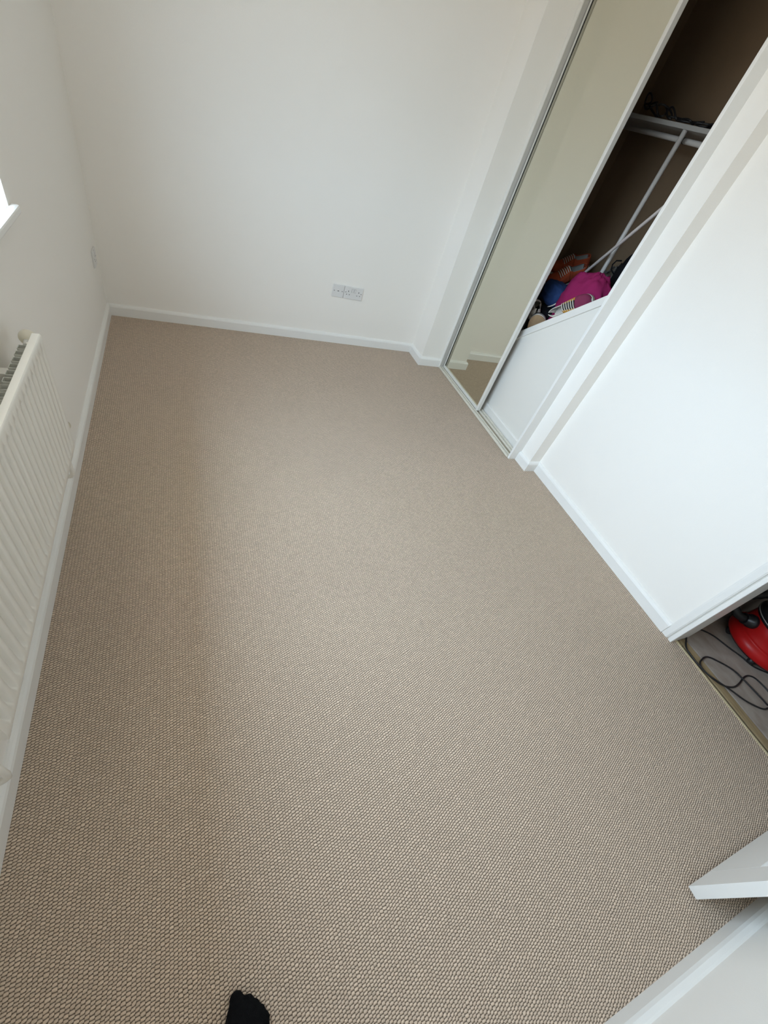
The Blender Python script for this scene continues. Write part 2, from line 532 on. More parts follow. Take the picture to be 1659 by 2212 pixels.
b.box(-0.001, 0.022, WIN_Y0 - 0.03, WIN_Y1 + 0.030, WIN_Z0 - 0.024, WIN_Z0)
b.build('window_sill', 'white_gloss', W, 0.006)
local(W)

# ------------------------------------------------------------------ cupboard floor and threshold
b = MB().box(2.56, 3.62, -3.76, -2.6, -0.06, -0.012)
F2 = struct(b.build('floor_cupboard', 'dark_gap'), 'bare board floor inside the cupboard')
MB().box(2.626, 2.667, -3.62, -2.807, -0.0121, -0.003).build('floorboard', 'batten_wood', F2, 0.001)
# ragged-edged hardboard sheet
pts = []
n = 26
for i in range(n + 1):
    y = -3.62 + (3.62 - 2.762) * i / n
    pts.append((2.672 + 0.004 * noise.noise((y * 25, 3.1, 0)) + 0.003 * noise.noise((y * 70, 1.1, 0)), y))
pts += [(3.549, -2.762), (3.549, -3.62)]
MB().prism(pts, 'z', -0.0121, -0.0005).build('hardboard_sheet', 'hardboard', F2)
MB().box(2.607, 2.622, -2.835, -2.808, -0.0121, -0.004).build('floorboard', 'batten_wood', F2)
b = MB().prism([(2.590, -0.006), (2.590, 0.003), (2.593, 0.0045), (2.598, 0.0045), (2.600, 0.002), (2.600, -0.012)], 'y', -3.555, -2.806)
tag(b.build('threshold_strip', 'brass'), 'thin brass carpet edging strip across the cupboard opening', 'threshold')

# ------------------------------------------------------------------ the open cupboard door (six moulded panels)
D = empty('door_1', (2.575, -3.5145, 0.012))
struct(D, 'white panelled cupboard door standing open against the near wall')
dx0, dx1, dy0, dy1, dz0, dz1 = 1.8116, 2.572, -3.5295, -3.497, 0.013, 1.985
xm = (dx0 + dx1) / 2
for (a, c) in ((dx0, dx0 + 0.112), (dx1 - 0.112, dx1)):
    MB().box(a, c, dy0, dy1, dz0, dz1).build('stile', 'white_gloss', D, 0.0012)
rails = [(dz0, dz0 + 0.185), (0.80, 0.95), (1.52, 1.62), (dz1 - 0.11, dz1)]
for (a, c) in rails:
    MB().box(dx0 + 0.112, dx1 - 0.112, dy0, dy1, a, c).build('rail', 'white_gloss', D)
for (r0, r1) in zip(rails[:-1], rails[1:]):
    MB().box(xm - 0.05, xm + 0.05, dy0, dy1, r0[1], r1[0]).build('mullion', 'white_gloss', D)
    for (a, c) in ((dx0 + 0.112, xm - 0.05), (xm + 0.05, dx1 - 0.112)):
        z0, z1 = r0[1], r1[0]
        mb = MB()
        ym = (dy0 + dy1) / 2
        mb.box(a, c, ym - 0.005, ym + 0.005, z0, z1)
        # raised field with sloping margins, both faces
        for sgn, yf in ((1, dy1 - 0.004), (-1, dy0 + 0.004)):
            i0, i1 = 0.012, 0.045
            ring = lambda k, yy: [(a + k, yy, z0 + k), (c - k, yy, z0 + k), (c - k, yy, z1 - k), (a + k, yy, z1 - k)]
            base_y = ym + sgn * 0.005
            vs_ = ring(0, base_y + sgn * 0.009) + ring(i0, base_y) + ring(i1, yf)
            fs = []
            for k in range(2):
                for j in range(4):
                    fs.append((k * 4 + j, k * 4 + (j + 1) % 4, k * 4 + 4 + (j + 1) % 4, k * 4 + 4 + j))
            fs.append((8, 9, 10, 11))
            mb.add(vs_, fs)
        mb.build('panel', 'white_gloss', D)
h = MB().tube([(1.872, -3.50, 1.0), (1.872, -3.455, 1.0), (1.885, -3.447, 1.0), (1.985, -3.447, 1.0)], 0.009, 10)
h.build('door_handle', 'aluminium', D)
for z in (0.25, 1.7):
    MB().tube([(2.577, -3.497, z - 0.04), (2.577, -3.497, z + 0.04)], 0.006, 8).build('hinge', 'aluminium', D)
local(D)

# ------------------------------------------------------------------ wardrobe: track, mirrored door, bulkhead
T = empty('sliding_door_track', (2.447, -0.826, 0))
tag(T, 'cream grooved floor track of the mirrored sliding wardrobe', 'door track')
MB().box(2.396, 2.498, -1.413, -0.239, 0.0005, 0.003).build('base_plate', 'track_groove_shade', T)
for xa, xb_, hh in ((2.395, 2.407, 0.015), (2.4215, 2.431, 0.014), (2.463, 2.4725, 0.014), (2.488, 2.498, 0.017)):
    MB().box(xa, xb_, -1.413, -0.239, 0.0025, hh).build('guide_rib', 'track_cream', T, 0.0012)
MB().sphere((2.482, -1.225, 0.006), 0.004, 10, 6).build('screw', 'screw_metal', T)
MB().sphere((2.482, -0.95, 0.006), 0.004, 10, 6).build('screw', 'screw_metal', T)
local(T)

MD = empty('door_2', (2.447, -0.56, 0.012))
struct(MD, 'tall mirrored sliding wardrobe door in a pale frame')
MX0, MX1 = 2.434, 2.460
MYL, MYR, MZ0, MZ1 = -0.243, -0.886, 0.014, 2.238
MB().box(MX0, MX1, MYL - 0.016, MYL, MZ0, MZ1).build('stile', 'aluminium', MD, 0.0015)
b = MB()
b.prism([(MX0, MYR), (MX0 - 0.006, MYR + 0.006), (MX0 - 0.006, MYR + 0.015), (MX0, MYR + 0.024), (MX1, MYR + 0.024), (MX1, MYR)], 'z', MZ0, MZ1)
b.build('stile', 'aluminium', MD, 0.001)
MB().box(MX0, MX1, MYR + 0.024, MYL - 0.016, MZ0, MZ0 + 0.022).build('rail', 'aluminium', MD, 0.001)
MB().box(MX0, MX1, MYR + 0.024, MYL - 0.016, MZ1 - 0.03, MZ1).build('rail', 'aluminium', MD, 0.001)
MB().box(MX0 + 0.004, MX0 + 0.010, MYR + 0.024, MYL - 0.0185, MZ0 + 0.022, MZ1 - 0.03).build('mirror_pane', 'mirror', MD)
MB().box(MX0 + 0.0105, MX0 + 0.016, MYR + 0.024, MYL - 0.016, MZ0 + 0.022, MZ1 - 0.03).build('backing_board', 'black_plastic', MD)
MB().box(MX0 + 0.001, MX0 + 0.004, MYL - 0.0195, MYL - 0.016, MZ0 + 0.022, MZ1 - 0.03).build('gasket', 'black_rubber', MD)
local(MD)

def slope_z(y): return 0.661 + (-0.878 - y) * 0.874
BX = 2.522
b = MB()
y_lo, y_hi = -0.24, -1.4305
b.prism([(y_lo, 0), (y_hi, 0), (y_hi, slope_z(y_hi)), (y_lo, slope_z(y_lo))], 'x', BX, BX + 0.014)
b.box(BX + 0.014, 3.119, y_hi, -0.2145, 0.52, 0.54)
BH = struct(b.build('wall_bulkhead', 'panel_cream'), 'cream panel with sloping top boxing in the wardrobe base')
ca = 0.055
b = MB().prism([(y_lo, slope_z(y_lo)), (y_hi, slope_z(y_hi)), (y_hi, slope_z(y_hi) - ca), (y_lo, slope_z(y_lo) - ca)], 'x', BX - 0.010, BX + 0.016)
b.build('capping_strip', 'white_satin', BH, 0.003)
b = MB().prism([(BX, 0.0), (BX - 0.012, 0.0), (BX - 0.012, 0.062), (BX - 0.005, 0.07), (BX, 0.07)], 'y', -1.413, -0.239)
struct(b.build('baseboard_wardrobe', 'white_satin'), 'white skirting board behind the sliding door track')

# shelf, rail, support pole, broom handle
b = MB().box(2.800, 3.119, -1.549, -0.2145, 1.737, 1.757)
tag(b.build('wardrobe_shelf', 'shelf_grey', bevel=0.002), 'grey shelf board high inside the open wardrobe', 'shelf')
R_ = empty('hanging_rail', (2.875, -0.88, 1.70))
tag(R_, 'white clothes rail under the wardrobe shelf', 'clothes rail')
MB().tube([(2.875, -1.547, 1.706), (2.875, -0.217, 1.706)], 0.0125, 14).build('tube', 'rail_white', R_)
MB().tube([(2.875, -0.890, 1.706), (2.875, -0.884, 1.706)], 0.0135, 14).build('joint_ring', 'black_rubber', R_)
for yy in (-1.2, -0.4):
    MB().box(2.868, 2.882, yy - 0.006, yy + 0.006, 1.717, 1.7365).build('bracket', 'rail_white', R_)
local(R_)
b = MB().tube([(2.812, -0.917, 0.5405), (2.812, -0.917, 1.7365)], 0.0125, 14)
tag(b.build('support_pole', 'rail_white'), 'white upright pole holding up the wardrobe shelf', 'pole')
p0, p1 = Vector((2.955, -0.36, 0.552)), Vector((2.605, -1.33, 1.575))
# ------------------------------------------------------------------ radiator
RX, RY0, RY1, RZ0, RZ1 = 0.095, -2.706, -1.765, 0.331, 0.731
RAD = empty('radiator', (0.06, (RY0 + RY1) / 2, RZ0))
tag(RAD, 'cream ribbed panel radiator below the window', 'radiator')
NP = 28
pitch = (RY1 - RY0 - 0.02) / NP
vs_ = []; fs = []
zs = [(RZ0, 0), (RZ0 + 0.016, 0), (RZ0 + 0.030, 0), (RZ0 + 0.052, 1), (RZ0 + 0.08, 1), (RZ1 - 0.07, 1), (RZ1 - 0.046, 0.9), (RZ1 - 0.030, 0), (RZ1 - 0.004, 0), (RZ1, 0)]
ys = [RY0, RY0 + 0.01]
dep = [0, 0]
for k in range(NP):
    y0 = RY0 + 0.01 + k * pitch
    for fr, d in ((0.20, 0.0), (0.26, 0.12), (0.40, 0.92), (0.46, 1.0), (0.54, 1.0), (0.60, 0.92), (0.74, 0.12), (0.80, 0.0), (1.0, 0)):
        ys.append(y0 + fr * pitch); dep.append(d)
ys.append(RY1); dep.append(0)
for (z, mk) in zs:
    for y, d in zip(ys, dep):
        xx = RX - 0.016 * d * mk
        if z in (RZ0, RZ1): xx = RX - 0.003
        vs_.append((xx, y, z))
ny = len(ys)
for i in range(len(zs) - 1):
    for j in range(ny - 1):
        fs.append((i * ny + j, i * ny + j + 1, (i + 1) * ny + j + 1, (i + 1) * ny + j))
mb = MB().add(vs_, fs, True)
xb0 = RX - 0.0195
mb.add([(RX - 0.003, RY0, RZ0), (RX - 0.003, RY1, RZ0), (xb0, RY1, RZ0), (xb0, RY0, RZ0), (RX - 0.003, RY0, RZ1), (RX - 0.003, RY1, RZ1), (xb0, RY1, RZ1), (xb0, RY0, RZ1)],
       [(0, 1, 2, 3), (4, 5, 6, 7), (2, 3, 7, 6)])
for yy, sg in ((RY0, 0), (RY1, 0)):
    idx = [(RX - 0.003, yy, RZ0)] + [(RX, yy, z) for z, _ in zs[1:-1]] + [(RX - 0.003, yy, RZ1), (xb0, yy, RZ1), (xb0, yy, RZ0)]
    mb.add(idx, [list(range(len(idx)))])
mb.build('front_panel', 'radiator_enamel', RAD)
# convector fins: folded U channels behind the panel
fm = MB()
t_ = 0.0012; fw = 0.021; fx_a, fx_b = 0.047, xb0 - 0.0003
fm.box(fx_a, fx_b, -fw / 2, -fw / 2 + t_, RZ0 + 0.03, RZ1 - 0.02)
fm.box(fx_a, fx_b, fw / 2 - t_, fw / 2, RZ0 + 0.03, RZ1 - 0.02)
fm.box(fx_a, fx_a + t_, -fw / 2, fw / 2, RZ0 + 0.03, RZ1 - 0.02)
fme = fm.mesh('fin'); fme.materials.append(MATS['radiator_fin'])
for k in range(NP - 1):
    f_ = link('fin', fme, RAD)
    f_.location = (0, RY0 + 0.01 + (k + 1) * pitch, 0)
# valves, pipes and the round knob
vb = MB().tube([(0.047, RY1 + 0.004, 0.352), (0.047, RY1 + 0.05, 0.352)], 0.010, 12).build('valve_body', 'aluminium', RAD)
MB().tube([(0.047, RY1 + 0.05, 0.31), (0.047, RY1 + 0.05, 0.365)], 0.013, 12).build('valve_nut', 'aluminium', vb)
MB().tube([(0.047, RY1 + 0.06, 0.352), (0.047, RY1 + 0.075, 0.340), (0.047, RY1 + 0.135, 0.322)], [0.012, 0.019, 0.017], 14).build('thermostat_head', 'cream_plastic', vb)
MB().tube([(0.047, RY1 + 0.05, 0.31), (0.047, RY1 + 0.05, 0.175), (0.045, RY1 + 0.05, 0.160), (0.038, RY1 + 0.05, 0.150), (0.025, RY1 + 0.05, 0.147), (0.004, RY1 + 0.05, 0.147)], 0.0075, 12).build('pipe', 'radiator_enamel', RAD)
vb = MB().tube([(0.047, RY0 - 0.004, 0.352), (0.047, RY0 - 0.03, 0.352)], 0.011, 12).build('valve_body', 'aluminium', RAD)
MB().tube([(0.047, RY0 - 0.018, 0.30), (0.047, RY0 - 0.018, 0.38)], 0.013, 12).build('valve_nut', 'aluminium', vb)
MB().tube([(0.047, RY0 - 0.018, 0.31), (0.047, RY0 - 0.018, 0.172), (0.045, RY0 - 0.019, 0.157), (0.037, RY0 - 0.020, 0.148), (0.025, RY0 - 0.024, 0.145), (0.006, RY0 - 0.031, 0.145)], 0.008, 12).build('pipe', 'radiator_enamel', RAD)
mb = MB().sphere((0.050, -1.722, 0.694), 0.0215, 20, 14)
kn = mb.build('valve_knob', 'cream_plastic', RAD)
MB().tube([(0.052, -1.760, 0.688), (0.051, -1.740, 0.692)], 0.008, 10).build('valve_stem', 'aluminium', kn)
MB().box(0.055, 0.0815, RY1 - 0.004, RY1 + 0.006, 0.675, 0.70).build('end_lug', 'radiator_enamel', RAD)
for yy in (RY0 + 0.12, RY1 - 0.12):
    MB().box(0.002, 0.0465, yy - 0.015, yy + 0.015, RZ0 + 0.05, RZ1 - 0.05).build('wall_bracket', 'radiator_enamel', RAD)
local(RAD)

# ------------------------------------------------------------------ sockets
def socket(name, label, cat, origin, udir, ndir, w, kind, group=None):
    E = empty(name, origin)
    tag(E, label, cat, group)
    U = Vector(udir); Nn = Vector(ndir); Z = Vector((0, 0, 1))
    O = Vector(origin)
    def bx(u0, u1, v0, v1, n0, n1):
        vs_ = []
        for nn in (n0, n1):
            for (a, c) in ((u0, v0), (u1, v0), (u1, v1), (u0, v1)):
                vs_.append(O + U * a + Z * c + Nn * nn)
        return MB().add(vs_, [(3, 2, 1, 0), (4, 5, 6, 7), (0, 1, 5, 4), (1, 2, 6, 5), (2, 3, 7, 6), (3, 0, 4, 7)])
    T_ = 0.009
    PL = bx(0, w, 0, 0.086, 0.0003, T_).build('plate', 'socket_plastic', E, 0.002)
    def slot(u, v, a, c): bx(u - a, u + a, v - c, v + c, T_ - 0.001, T_ + 0.0003).build('slot', 'socket_hole', PL)
    def screw(u, v):
        vs_ = []
        for k in range(12):
            a = 2 * PI * k / 12
            vs_.append(O + U * (u + 0.0037 * math.cos(a)) + Z * (v + 0.0037 * math.sin(a)) + Nn * (T_ + 0.0005))
        for k in range(12):
            a = 2 * PI * k / 12
            vs_.append(O + U * (u + 0.0037 * math.cos(a)) + Z * (v + 0.0037 * math.sin(a)) + Nn * (T_ - 0.001))
        MB().add(vs_, [list(range(12))] + [(k, (k + 1) % 12, 12 + (k + 1) % 12, 12 + k) for k in range(12)]).build('screw', 'screw_metal', PL)
    def outlet(u, v):
        slot(u, v + 0.0135, 0.0022, 0.0045)
        slot(u - 0.011, v - 0.009, 0.0035, 0.002)
        slot(u + 0.011, v - 0.009, 0.0035, 0.002)
    def rocker(u, v, tilt):
        bx(u - 0.0062, u + 0.0062, v - 0.0115, v + 0.0115, T_ - 0.002, T_ + 0.0028).build('rocker_switch', 'socket_plastic', E, 0.001)
        bx(u - 0.0074, u + 0.0074, v - 0.0127, v + 0.0127, T_ - 0.002, T_ + 0.0002).build('switch_surround', 'screw_metal', E)
    if kind == 'double':
        outlet(0.032, 0.040); outlet(w - 0.032, 0.040)
        screw(0.0125, 0.046); screw(w - 0.0125, 0.046)
        rocker(w / 2 - 0.0095, 0.060, 1); rocker(w / 2 + 0.0095, 0.060, 1)
    elif kind == 'single':
        outlet(0.043, 0.036)
        screw(0.0125, 0.043); screw(w - 0.0125, 0.043)
        rocker(0.043, 0.068, 1)
    else:
        screw(0.0125, 0.043); screw(w - 0.0125, 0.043)
        slot(0.043, 0.043, 0.006, 0.0022)
    local(E)
    return E
socket('telephone_socket', 'square white telephone outlet plate left of the double socket', 'socket', (1.437, 0, 0.343), (1, 0, 0), (0, -1, 0), 0.0852, 'phone')
socket('double_socket', 'white double power socket on the far wall', 'socket', (1.5250, 0, 0.343), (1, 0, 0), (0, -1, 0), 0.145, 'double')
socket('single_socket', 'single white power socket on the window wall near the far corner', 'socket', (0, -0.20, 0.340), (0, 1, 0), (1, 0, 0), 0.086, 'single')

# ------------------------------------------------------------------ soft heaps
def blob(c, rad, seed, amp=0.10, freq=3.0, fold=0.0, ff=9.0, p=2.0, base=None, seg=56, rings=36, fdir=(1, 0.4, 0.2)):
    """super-ellipsoid with crumples and folds, flattened on its base"""
    vs_ = []; fs = []
    fd = Vector(fdir).normalized()
    def pt(ph, a):
        d = Vector((math.cos(ph) * math.cos(a), math.cos(ph) * math.sin(a), math.sin(ph)))
        k = (abs(d.x) ** p + abs(d.y) ** p + abs(d.z) ** p) ** (-1.0 / p)
        s = 1 + amp * noise.fractal(d * freq + Vector((seed * 7.3, seed * 1.7, seed)), 0.8, 2.0, 4)
        if fold:
            w_ = noise.noise(d * 2.0 + Vector((seed, 0, 0)))
            s += fold * (1 - abs(math.sin(ff * (d.dot(fd) + 0.5 * w_)))) ** 3 - fold * 0.3
        q = Vector((d.x * rad[0], d.y * rad[1], d.z * rad[2])) * k * s + Vector(c)
        if base is not None and q.z < base: q.z = base
        return q
    vs_.append(pt(-PI / 2, 0))
    for i in range(1, rings):
        for k in range(seg):
            vs_.append(pt(-PI / 2 + PI * i / rings, 2 * PI * k / seg))
    vs_.append(pt(PI / 2, 0))
    for k in range(seg):
        k2 = (k + 1) % seg
        fs.append((0, 1 + k2, 1 + k))
        for i in range(rings - 2):
            a = 1 + i * seg
            fs.append((a + k, a + k2, a + seg + k2, a + seg + k))
        fs.append((1 + (rings - 2) * seg + k, 1 + (rings - 2) * seg + k2, len(vs_) - 1))
    return MB().add(vs_, fs, True)
PLAT = 0.5405
blob((2.660, -1.055, 0.80), (0.098, 0.165, 0.280), 3, 0.13, 1.6, 0.05, 5.0, 2.6, PLAT, fdir=(0.3, 1, 1.2)).build('magenta_garment', 'magenta_cloth')
tag(bpy.data.objects['magenta_garment'], 'crumpled magenta cloth garment heaped in the wardrobe', 'garment')
tag(blob((2.70, -0.80, 0.66), (0.085, 0.115, 0.135), 23, 0.08, 2, 0.02, 5, 3.0, PLAT).build('black_holdall', 'black_fabric'), 'black soft bag underneath the blue bag', 'bag')
BB = empty('blue_bag', (2.69, -0.785, 0.79))
tag(BB, 'dark blue cloth bag below the orange trainers', 'bag')
blob((2.69, -0.785, 0.862), (0.070, 0.108, 0.072), 5, 0.10, 1.8, 0.03, 6, 3.2, None).build('body', 'blue_cloth', BB)
MB().tube([(2.622, -0.835, 0.796), (2.615, -0.86, 0.808), (2.613, -0.885, 0.826), (2.617, -0.905, 0.850)], 0.004, 8).build('piping', 'lace_white', BB, label='pale piping along the bag edge')
local(BB)
tag(blob((2.93, -0.62, 0.745), (0.12, 0.20, 0.21), 8, 0.12, 2, 0.03, 5, 2.6, PLAT).build('dark_holdall', 'grey_fabric'), 'dark grey soft holdall beneath the orange trainers at the back', 'bag')
tag(blob((2.995, -0.83, 0.81), (0.085, 0.085, 0.275), 11, 0.14, 2.4, 0.06, 8, 2.4, PLAT).build('plastic_bag', 'clear_plastic'), 'crumpled clear plastic bag behind the magenta garment', 'plastic bag')
BK = empty('black_rucksack', (2.905, -1.075, PLAT))
tag(BK, 'black fabric rucksack slumped beside the wardrobe upright', 'rucksack')
blob((2.905, -1.075, 0.875), (0.095, 0.125, 0.345), 13, 0.14, 2.2, 0.04, 6, 3.0, PLAT).build('body', 'black_fabric', BK)
MB().tube([(2.835, -0.985, 1.16), (2.830, -0.955, 1.15), (2.828, -0.945, 1.125), (2.83, -0.955, 1.10), (2.84, -0.985, 1.085)], 0.004, 8).build('strap_loop', 'black_fabric', BK)
local(BK)
tag(blob((2.735, -1.215, 0.83), (0.042, 0.070, 0.305), 17, 0.15, 2.2, 0.05, 7, 2.4, PLAT).build('printed_scarf', 'printed_cloth'), 'black printed scarf tucked beside the black rucksack', 'scarf')
tag(blob((2.645, -1.262, 0.84), (0.042, 0.050, 0.315), 19, 0.10, 2.0, 0.03, 6, 2.4, PLAT).build('teal_top', 'teal_cloth'), 'folded pale teal top at the edge of the wardrobe upright', 'garment')
tag(MB().tube([p0, p1], 0.0085, 12).build('broom_handle', 'broom_handle'), 'thin grey broom handle leaning across the wardrobe', 'broom handle')

# ------------------------------------------------------------------ shoes
def shoe(name, label, cat, group, heel, toe, up, mats, L=0.275, Wd=0.048, laces=5, high=0.0):
    heel = Vector(heel); toe = Vector(toe)
    X = (toe - heel).normalized()
    Up = Vector(up); Up = (Up - X * Up.dot(X)).normalized()
    Y = Up.cross(X)
    L = L or (toe - heel).length
    def P(x, y, z): return heel + X * x + Y * y + Up * z
    E = empty(name, heel)
    tag(E, label, cat, group)
    def hw(t):
        sm = min(1, max(0, (t - 0.3) / 0.4)); sm = sm * sm * (3 - 2 * sm)
        w = Wd * (0.70 + 0.30 * sm)
        if t < 0.14: w *= math.sqrt(max(0, 1 - ((0.14 - t) / 0.14) ** 2))
        if t > 0.74: w *= math.sqrt(max(0, 1 - ((t - 0.74) / 0.26) ** 2.2))
        return w
    ts = [0.5 - 0.5 * math.cos(PI * i / 28) for i in range(29)]
    def layer(z0, z1, k):
        out = [(L * (0.5 + (t - 0.5) * k), hw(t) * k) for t in ts]
        ring = out + [(x, -y) for x, y in out[::-1][1:-1]]
        n = len(ring)
        vs_ = [P(x, y, z0) for x, y in ring] + [P(x, y, z1) for x, y in ring]
        fs = [list(range(n))[::-1], list(range(n, 2 * n))] + [(i, (i + 1) % n, n + (i + 1) % n, n + i) for i in range(n)]
        return MB().add(vs_, fs)
    layer(0.0, 0.007, 1.0).build('outsole', mats['outsole'], E)
    layer(0.0068, 0.024, 1.02).build('midsole', mats['sole'], E, 0.002)
    layer(0.0135, 0.0165, 1.028).build('foxing_stripe', mats['stripe'], E)
    def H(t):
        if t < 0.36: h = 0.058 + high + 0.012 * ((0.36 - t) / 0.36) ** 2
        else:
            q = min(1, (t - 0.36) / 0.44); h = 0.072 + high - (0.072 + high - 0.040) * (q * q * (3 - 2 * q))
        if t > 0.8: h *= math.sqrt(max(0.0, 1 - ((t - 0.8) / 0.2) ** 2.4))
        return h
    NA = 16
    def arc(t, k, sh=0.0):
        w = hw(t) * 0.97 * k; h = H(t) * (k if sh == 0 else 1)
        row = []
        for j in range(NA + 1):
            a = PI * j / NA
            c_, s_ = math.cos(a), math.sin(a)
            row.append(P(L * (0.5 + (t - 0.5) * 0.985 * k), w * math.copysign(abs(c_) ** 0.75, c_), 0.023 + h * s_ ** 0.7 - sh))
        return row
    def opening(t, j): return t < 0.40 and 5 <= j <= NA - 6
    def throat(t, j): return 0.40 <= t < 0.66 and 6 <= j <= NA - 7
    rows = [(t, arc(t, 1.0)) for t in [0.004 + 0.992 * (0.5 - 0.5 * math.cos(PI * i / 40)) for i in range(41)]]
    def section(t0, t1, test, nm, mt):
        vs_ = []; fs = []
        sel = [i for i in range(40) if t0 <= rows[i][0] < t1]
        if not sel: return
        base_ = {}
        def vi(i, j):
            if (i, j) not in base_:
                base_[(i, j)] = len(vs_); vs_.append(rows[i][1][j])
            return base_[(i, j)]
        for i in sel:
            for j in range(NA):
                if test(rows[i][0], j): fs.append((vi(i, j), vi(i, j + 1), vi(i + 1, j + 1), vi(i + 1, j)))
        if fs:
            o = MB().add(vs_, fs, True).build(nm, mt, E)
            so = o.modifiers.new('solid', 'SOLIDIFY'); so.thickness = 0.0025; so.offset = 1
            return o
    section(0.0, 0.40, lambda t, j: not opening(t, j), 'heel_collar', mats['heel'])
    section(0.40, 0.68, lambda t, j: not throat(t, j), 'quarter', mats['quarter'])
    tongue = section(0.40, 0.68, throat, 'tongue', mats['tongue'])
    section(0.68, 1.01, lambda t, j: True, 'toe_cap', mats['toe'])
    # lining
    vs_ = []; fs = []
    lr = [arc(0.03 + 0.45 * i / 14, 0.94, 0.002) for i in range(15)]
    for r in lr: vs_ += r
    for i in range(14):
        for j in range(NA):
            if i > 11 or not (5 <= j <= NA - 6): fs.append((i * (NA + 1) + j, i * (NA + 1) + j + 1, (i + 1) * (NA + 1) + j + 1, (i + 1) * (NA + 1) + j))
    MB().add(vs_, fs, True).build('lining', mats['lining'], E)
    for q in range(laces):
        t = 0.42 + 0.23 * q / max(1, laces - 1)
        row0 = arc(t, 1.0); row1 = arc(t + 0.035, 1.0)
        pts = []
        for j in range(5, NA - 4):
            f = (j - 5) / (NA - 10)
            pts.append(row0[j].lerp(row1[j], f) + Up * 0.004)
        MB().tube(pts, 0.0026, 6).build('lace', mats['lace'], tongue)
    local(E)
    return E
ORANGE = dict(outsole='sole_tan', sole='sole_white', stripe='sole_white', heel='orange_suede', quarter='orange_suede', tongue='orange_suede', toe='orange_suede', lining='shoe_lining', lace='lace_white')
shoe('trainer', 'orange suede trainer with white laces, the nearer of its pair', 'shoe', None, (2.885, -0.735, 0.995), (2.722, -0.660, 0.885), (-0.75, -0.35, 0.9), ORANGE, L=0.25, Wd=0.05, laces=6, high=0.012)
shoe('trainer', 'orange suede trainer with white laces, further back beside the mirror', 'shoe', None, (2.985, -0.625, 1.02), (2.81, -0.52, 0.93), (-0.6, -0.2, 1.0), ORANGE, L=0.25, Wd=0.05, laces=6, high=0.012)
VAN = dict(outsole='sole_tan', sole='sole_white', stripe='stripe_black', heel='canvas_white', quarter='suede_yellow', tongue='stripe_black', toe='canvas_maroon', lining='shoe_lining', lace='lace_white')
shoe('sneaker', 'white, mustard and maroon canvas sneaker on its side along the sloping edge', 'shoe', None, (2.588, -0.985, 0.806), (2.595, -1.185, 0.979), (-0.75, -0.28, 0.16), VAN, L=0.262, Wd=0.047, laces=6)
TANS = dict(outsole='sole_tan', sole='sole_white', stripe='stripe_black', heel='stripe_black', quarter='stripe_black', tongue='canvas_white', toe='stripe_black', lining='shoe_lining', lace='lace_white')
shoe('upturned_shoe', 'dark shoe stood on its heel with the tan sole turned outwards', 'shoe', None, (2.590, -0.845, 0.560), (2.553, -0.893, 0.748), (0.55, 0.58, 0.27), TANS, L=0.20, Wd=0.050, laces=3)
WHS = dict(outsole='sole_white', sole='sole_white', stripe='sole_white', heel='canvas_white', quarter='leather_tan', tongue='canvas_white', toe='canvas_white', lining='shoe_lining', lace='lace_white')
shoe('white_shoe', 'white shoe with tan side panels wedged beside the blue bag', 'shoe', None, (2.575, -0.825, 0.690), (2.66, -0.66, 0.735), (-0.35, -0.25, 1.0), WHS, L=0.19, Wd=0.042, laces=4)

# tangle of black cable on the wardrobe shelf
rng = random.Random(5)
mb = MB()
for q in range(6):
    pts = []
    c0 = Vector((2.835, -0.60 - 0.09 * q, 1.766))
    for k in range(22):
        a = 2 * PI * k / 12 + q
        pts.append(c0 + Vector((0.02 * math.sin(a * 1.3), 0.045 * math.cos(a) + 0.004 * k, 0.024 * (1 + math.sin(a + q)) * (1.0 if q < 3 else 0.25) + 0.002 * k * (q == 0))))
    mb.tube(pts, 0.0045, 8)
tag(mb.build('black_cable', 'black_rubber'), 'tangled black cable lying on the front of the wardrobe shelf', 'cable')

# ------------------------------------------------------------------ vacuum cleaner and its flex
VX, VY = 3.095, -2.945
V = empty('vacuum_cleaner', (VX, VY, 0))
tag(V, 'red and black drum vacuum cleaner in the cupboard', 'vacuum cleaner')
c = (VX, VY, 0)
MB().lathe([(0.13, 0.022), (0.158, 0.026), (0.160, 0.040), (0.14, 0.042)], c, 40).build('base_plate', 'black_plastic', V)
MB().lathe([(0.150, 0.034), (0.168, 0.036), (0.174, 0.046), (0.1745, 0.062), (0.170, 0.078), (0.158, 0.092), (0.152, 0.096), (0.151, 0.100), (0.153, 0.104), (0.150, 0.110), (0.148, 0.15), (0.145, 0.195), (0.140, 0.200)], c, 56).build('drum', 'vacuum_red', V)
LID = MB().lathe([(0.146, 0.192), (0.153, 0.195), (0.156, 0.205), (0.155, 0.222), (0.150, 0.232), (0.143, 0.236), (0.14, 0.25), (0.128, 0.272), (0.10, 0.288), (0.05, 0.296)], c, 48).build('lid', 'black_plastic', V)
MB().lathe([(0.1572, 0.208), (0.1578, 0.210), (0.1572, 0.212)], c, 48).build('lid_ring', 'shelf_grey', LID)
MB().tube([(VX - 0.07, VY, 0.288), (VX - 0.065, VY, 0.325), (VX - 0.04, VY, 0.34), (VX + 0.04, VY, 0.34), (VX + 0.065, VY, 0.325), (VX + 0.07, VY, 0.288)], 0.010, 10).build('carry_handle', 'black_plastic', LID)
ha = math.radians(142)
hd = Vector((math.cos(ha), math.sin(ha), 0))
q0 = Vector((VX, VY, 0.150)) + hd * 0.135
MB().tube([q0, q0 + hd * 0.03, q0 + hd * 0.032, q0 + hd * 0.06], [0.036, 0.036, 0.029, 0.029], 20).build('hose_connector', 'black_plastic', V)
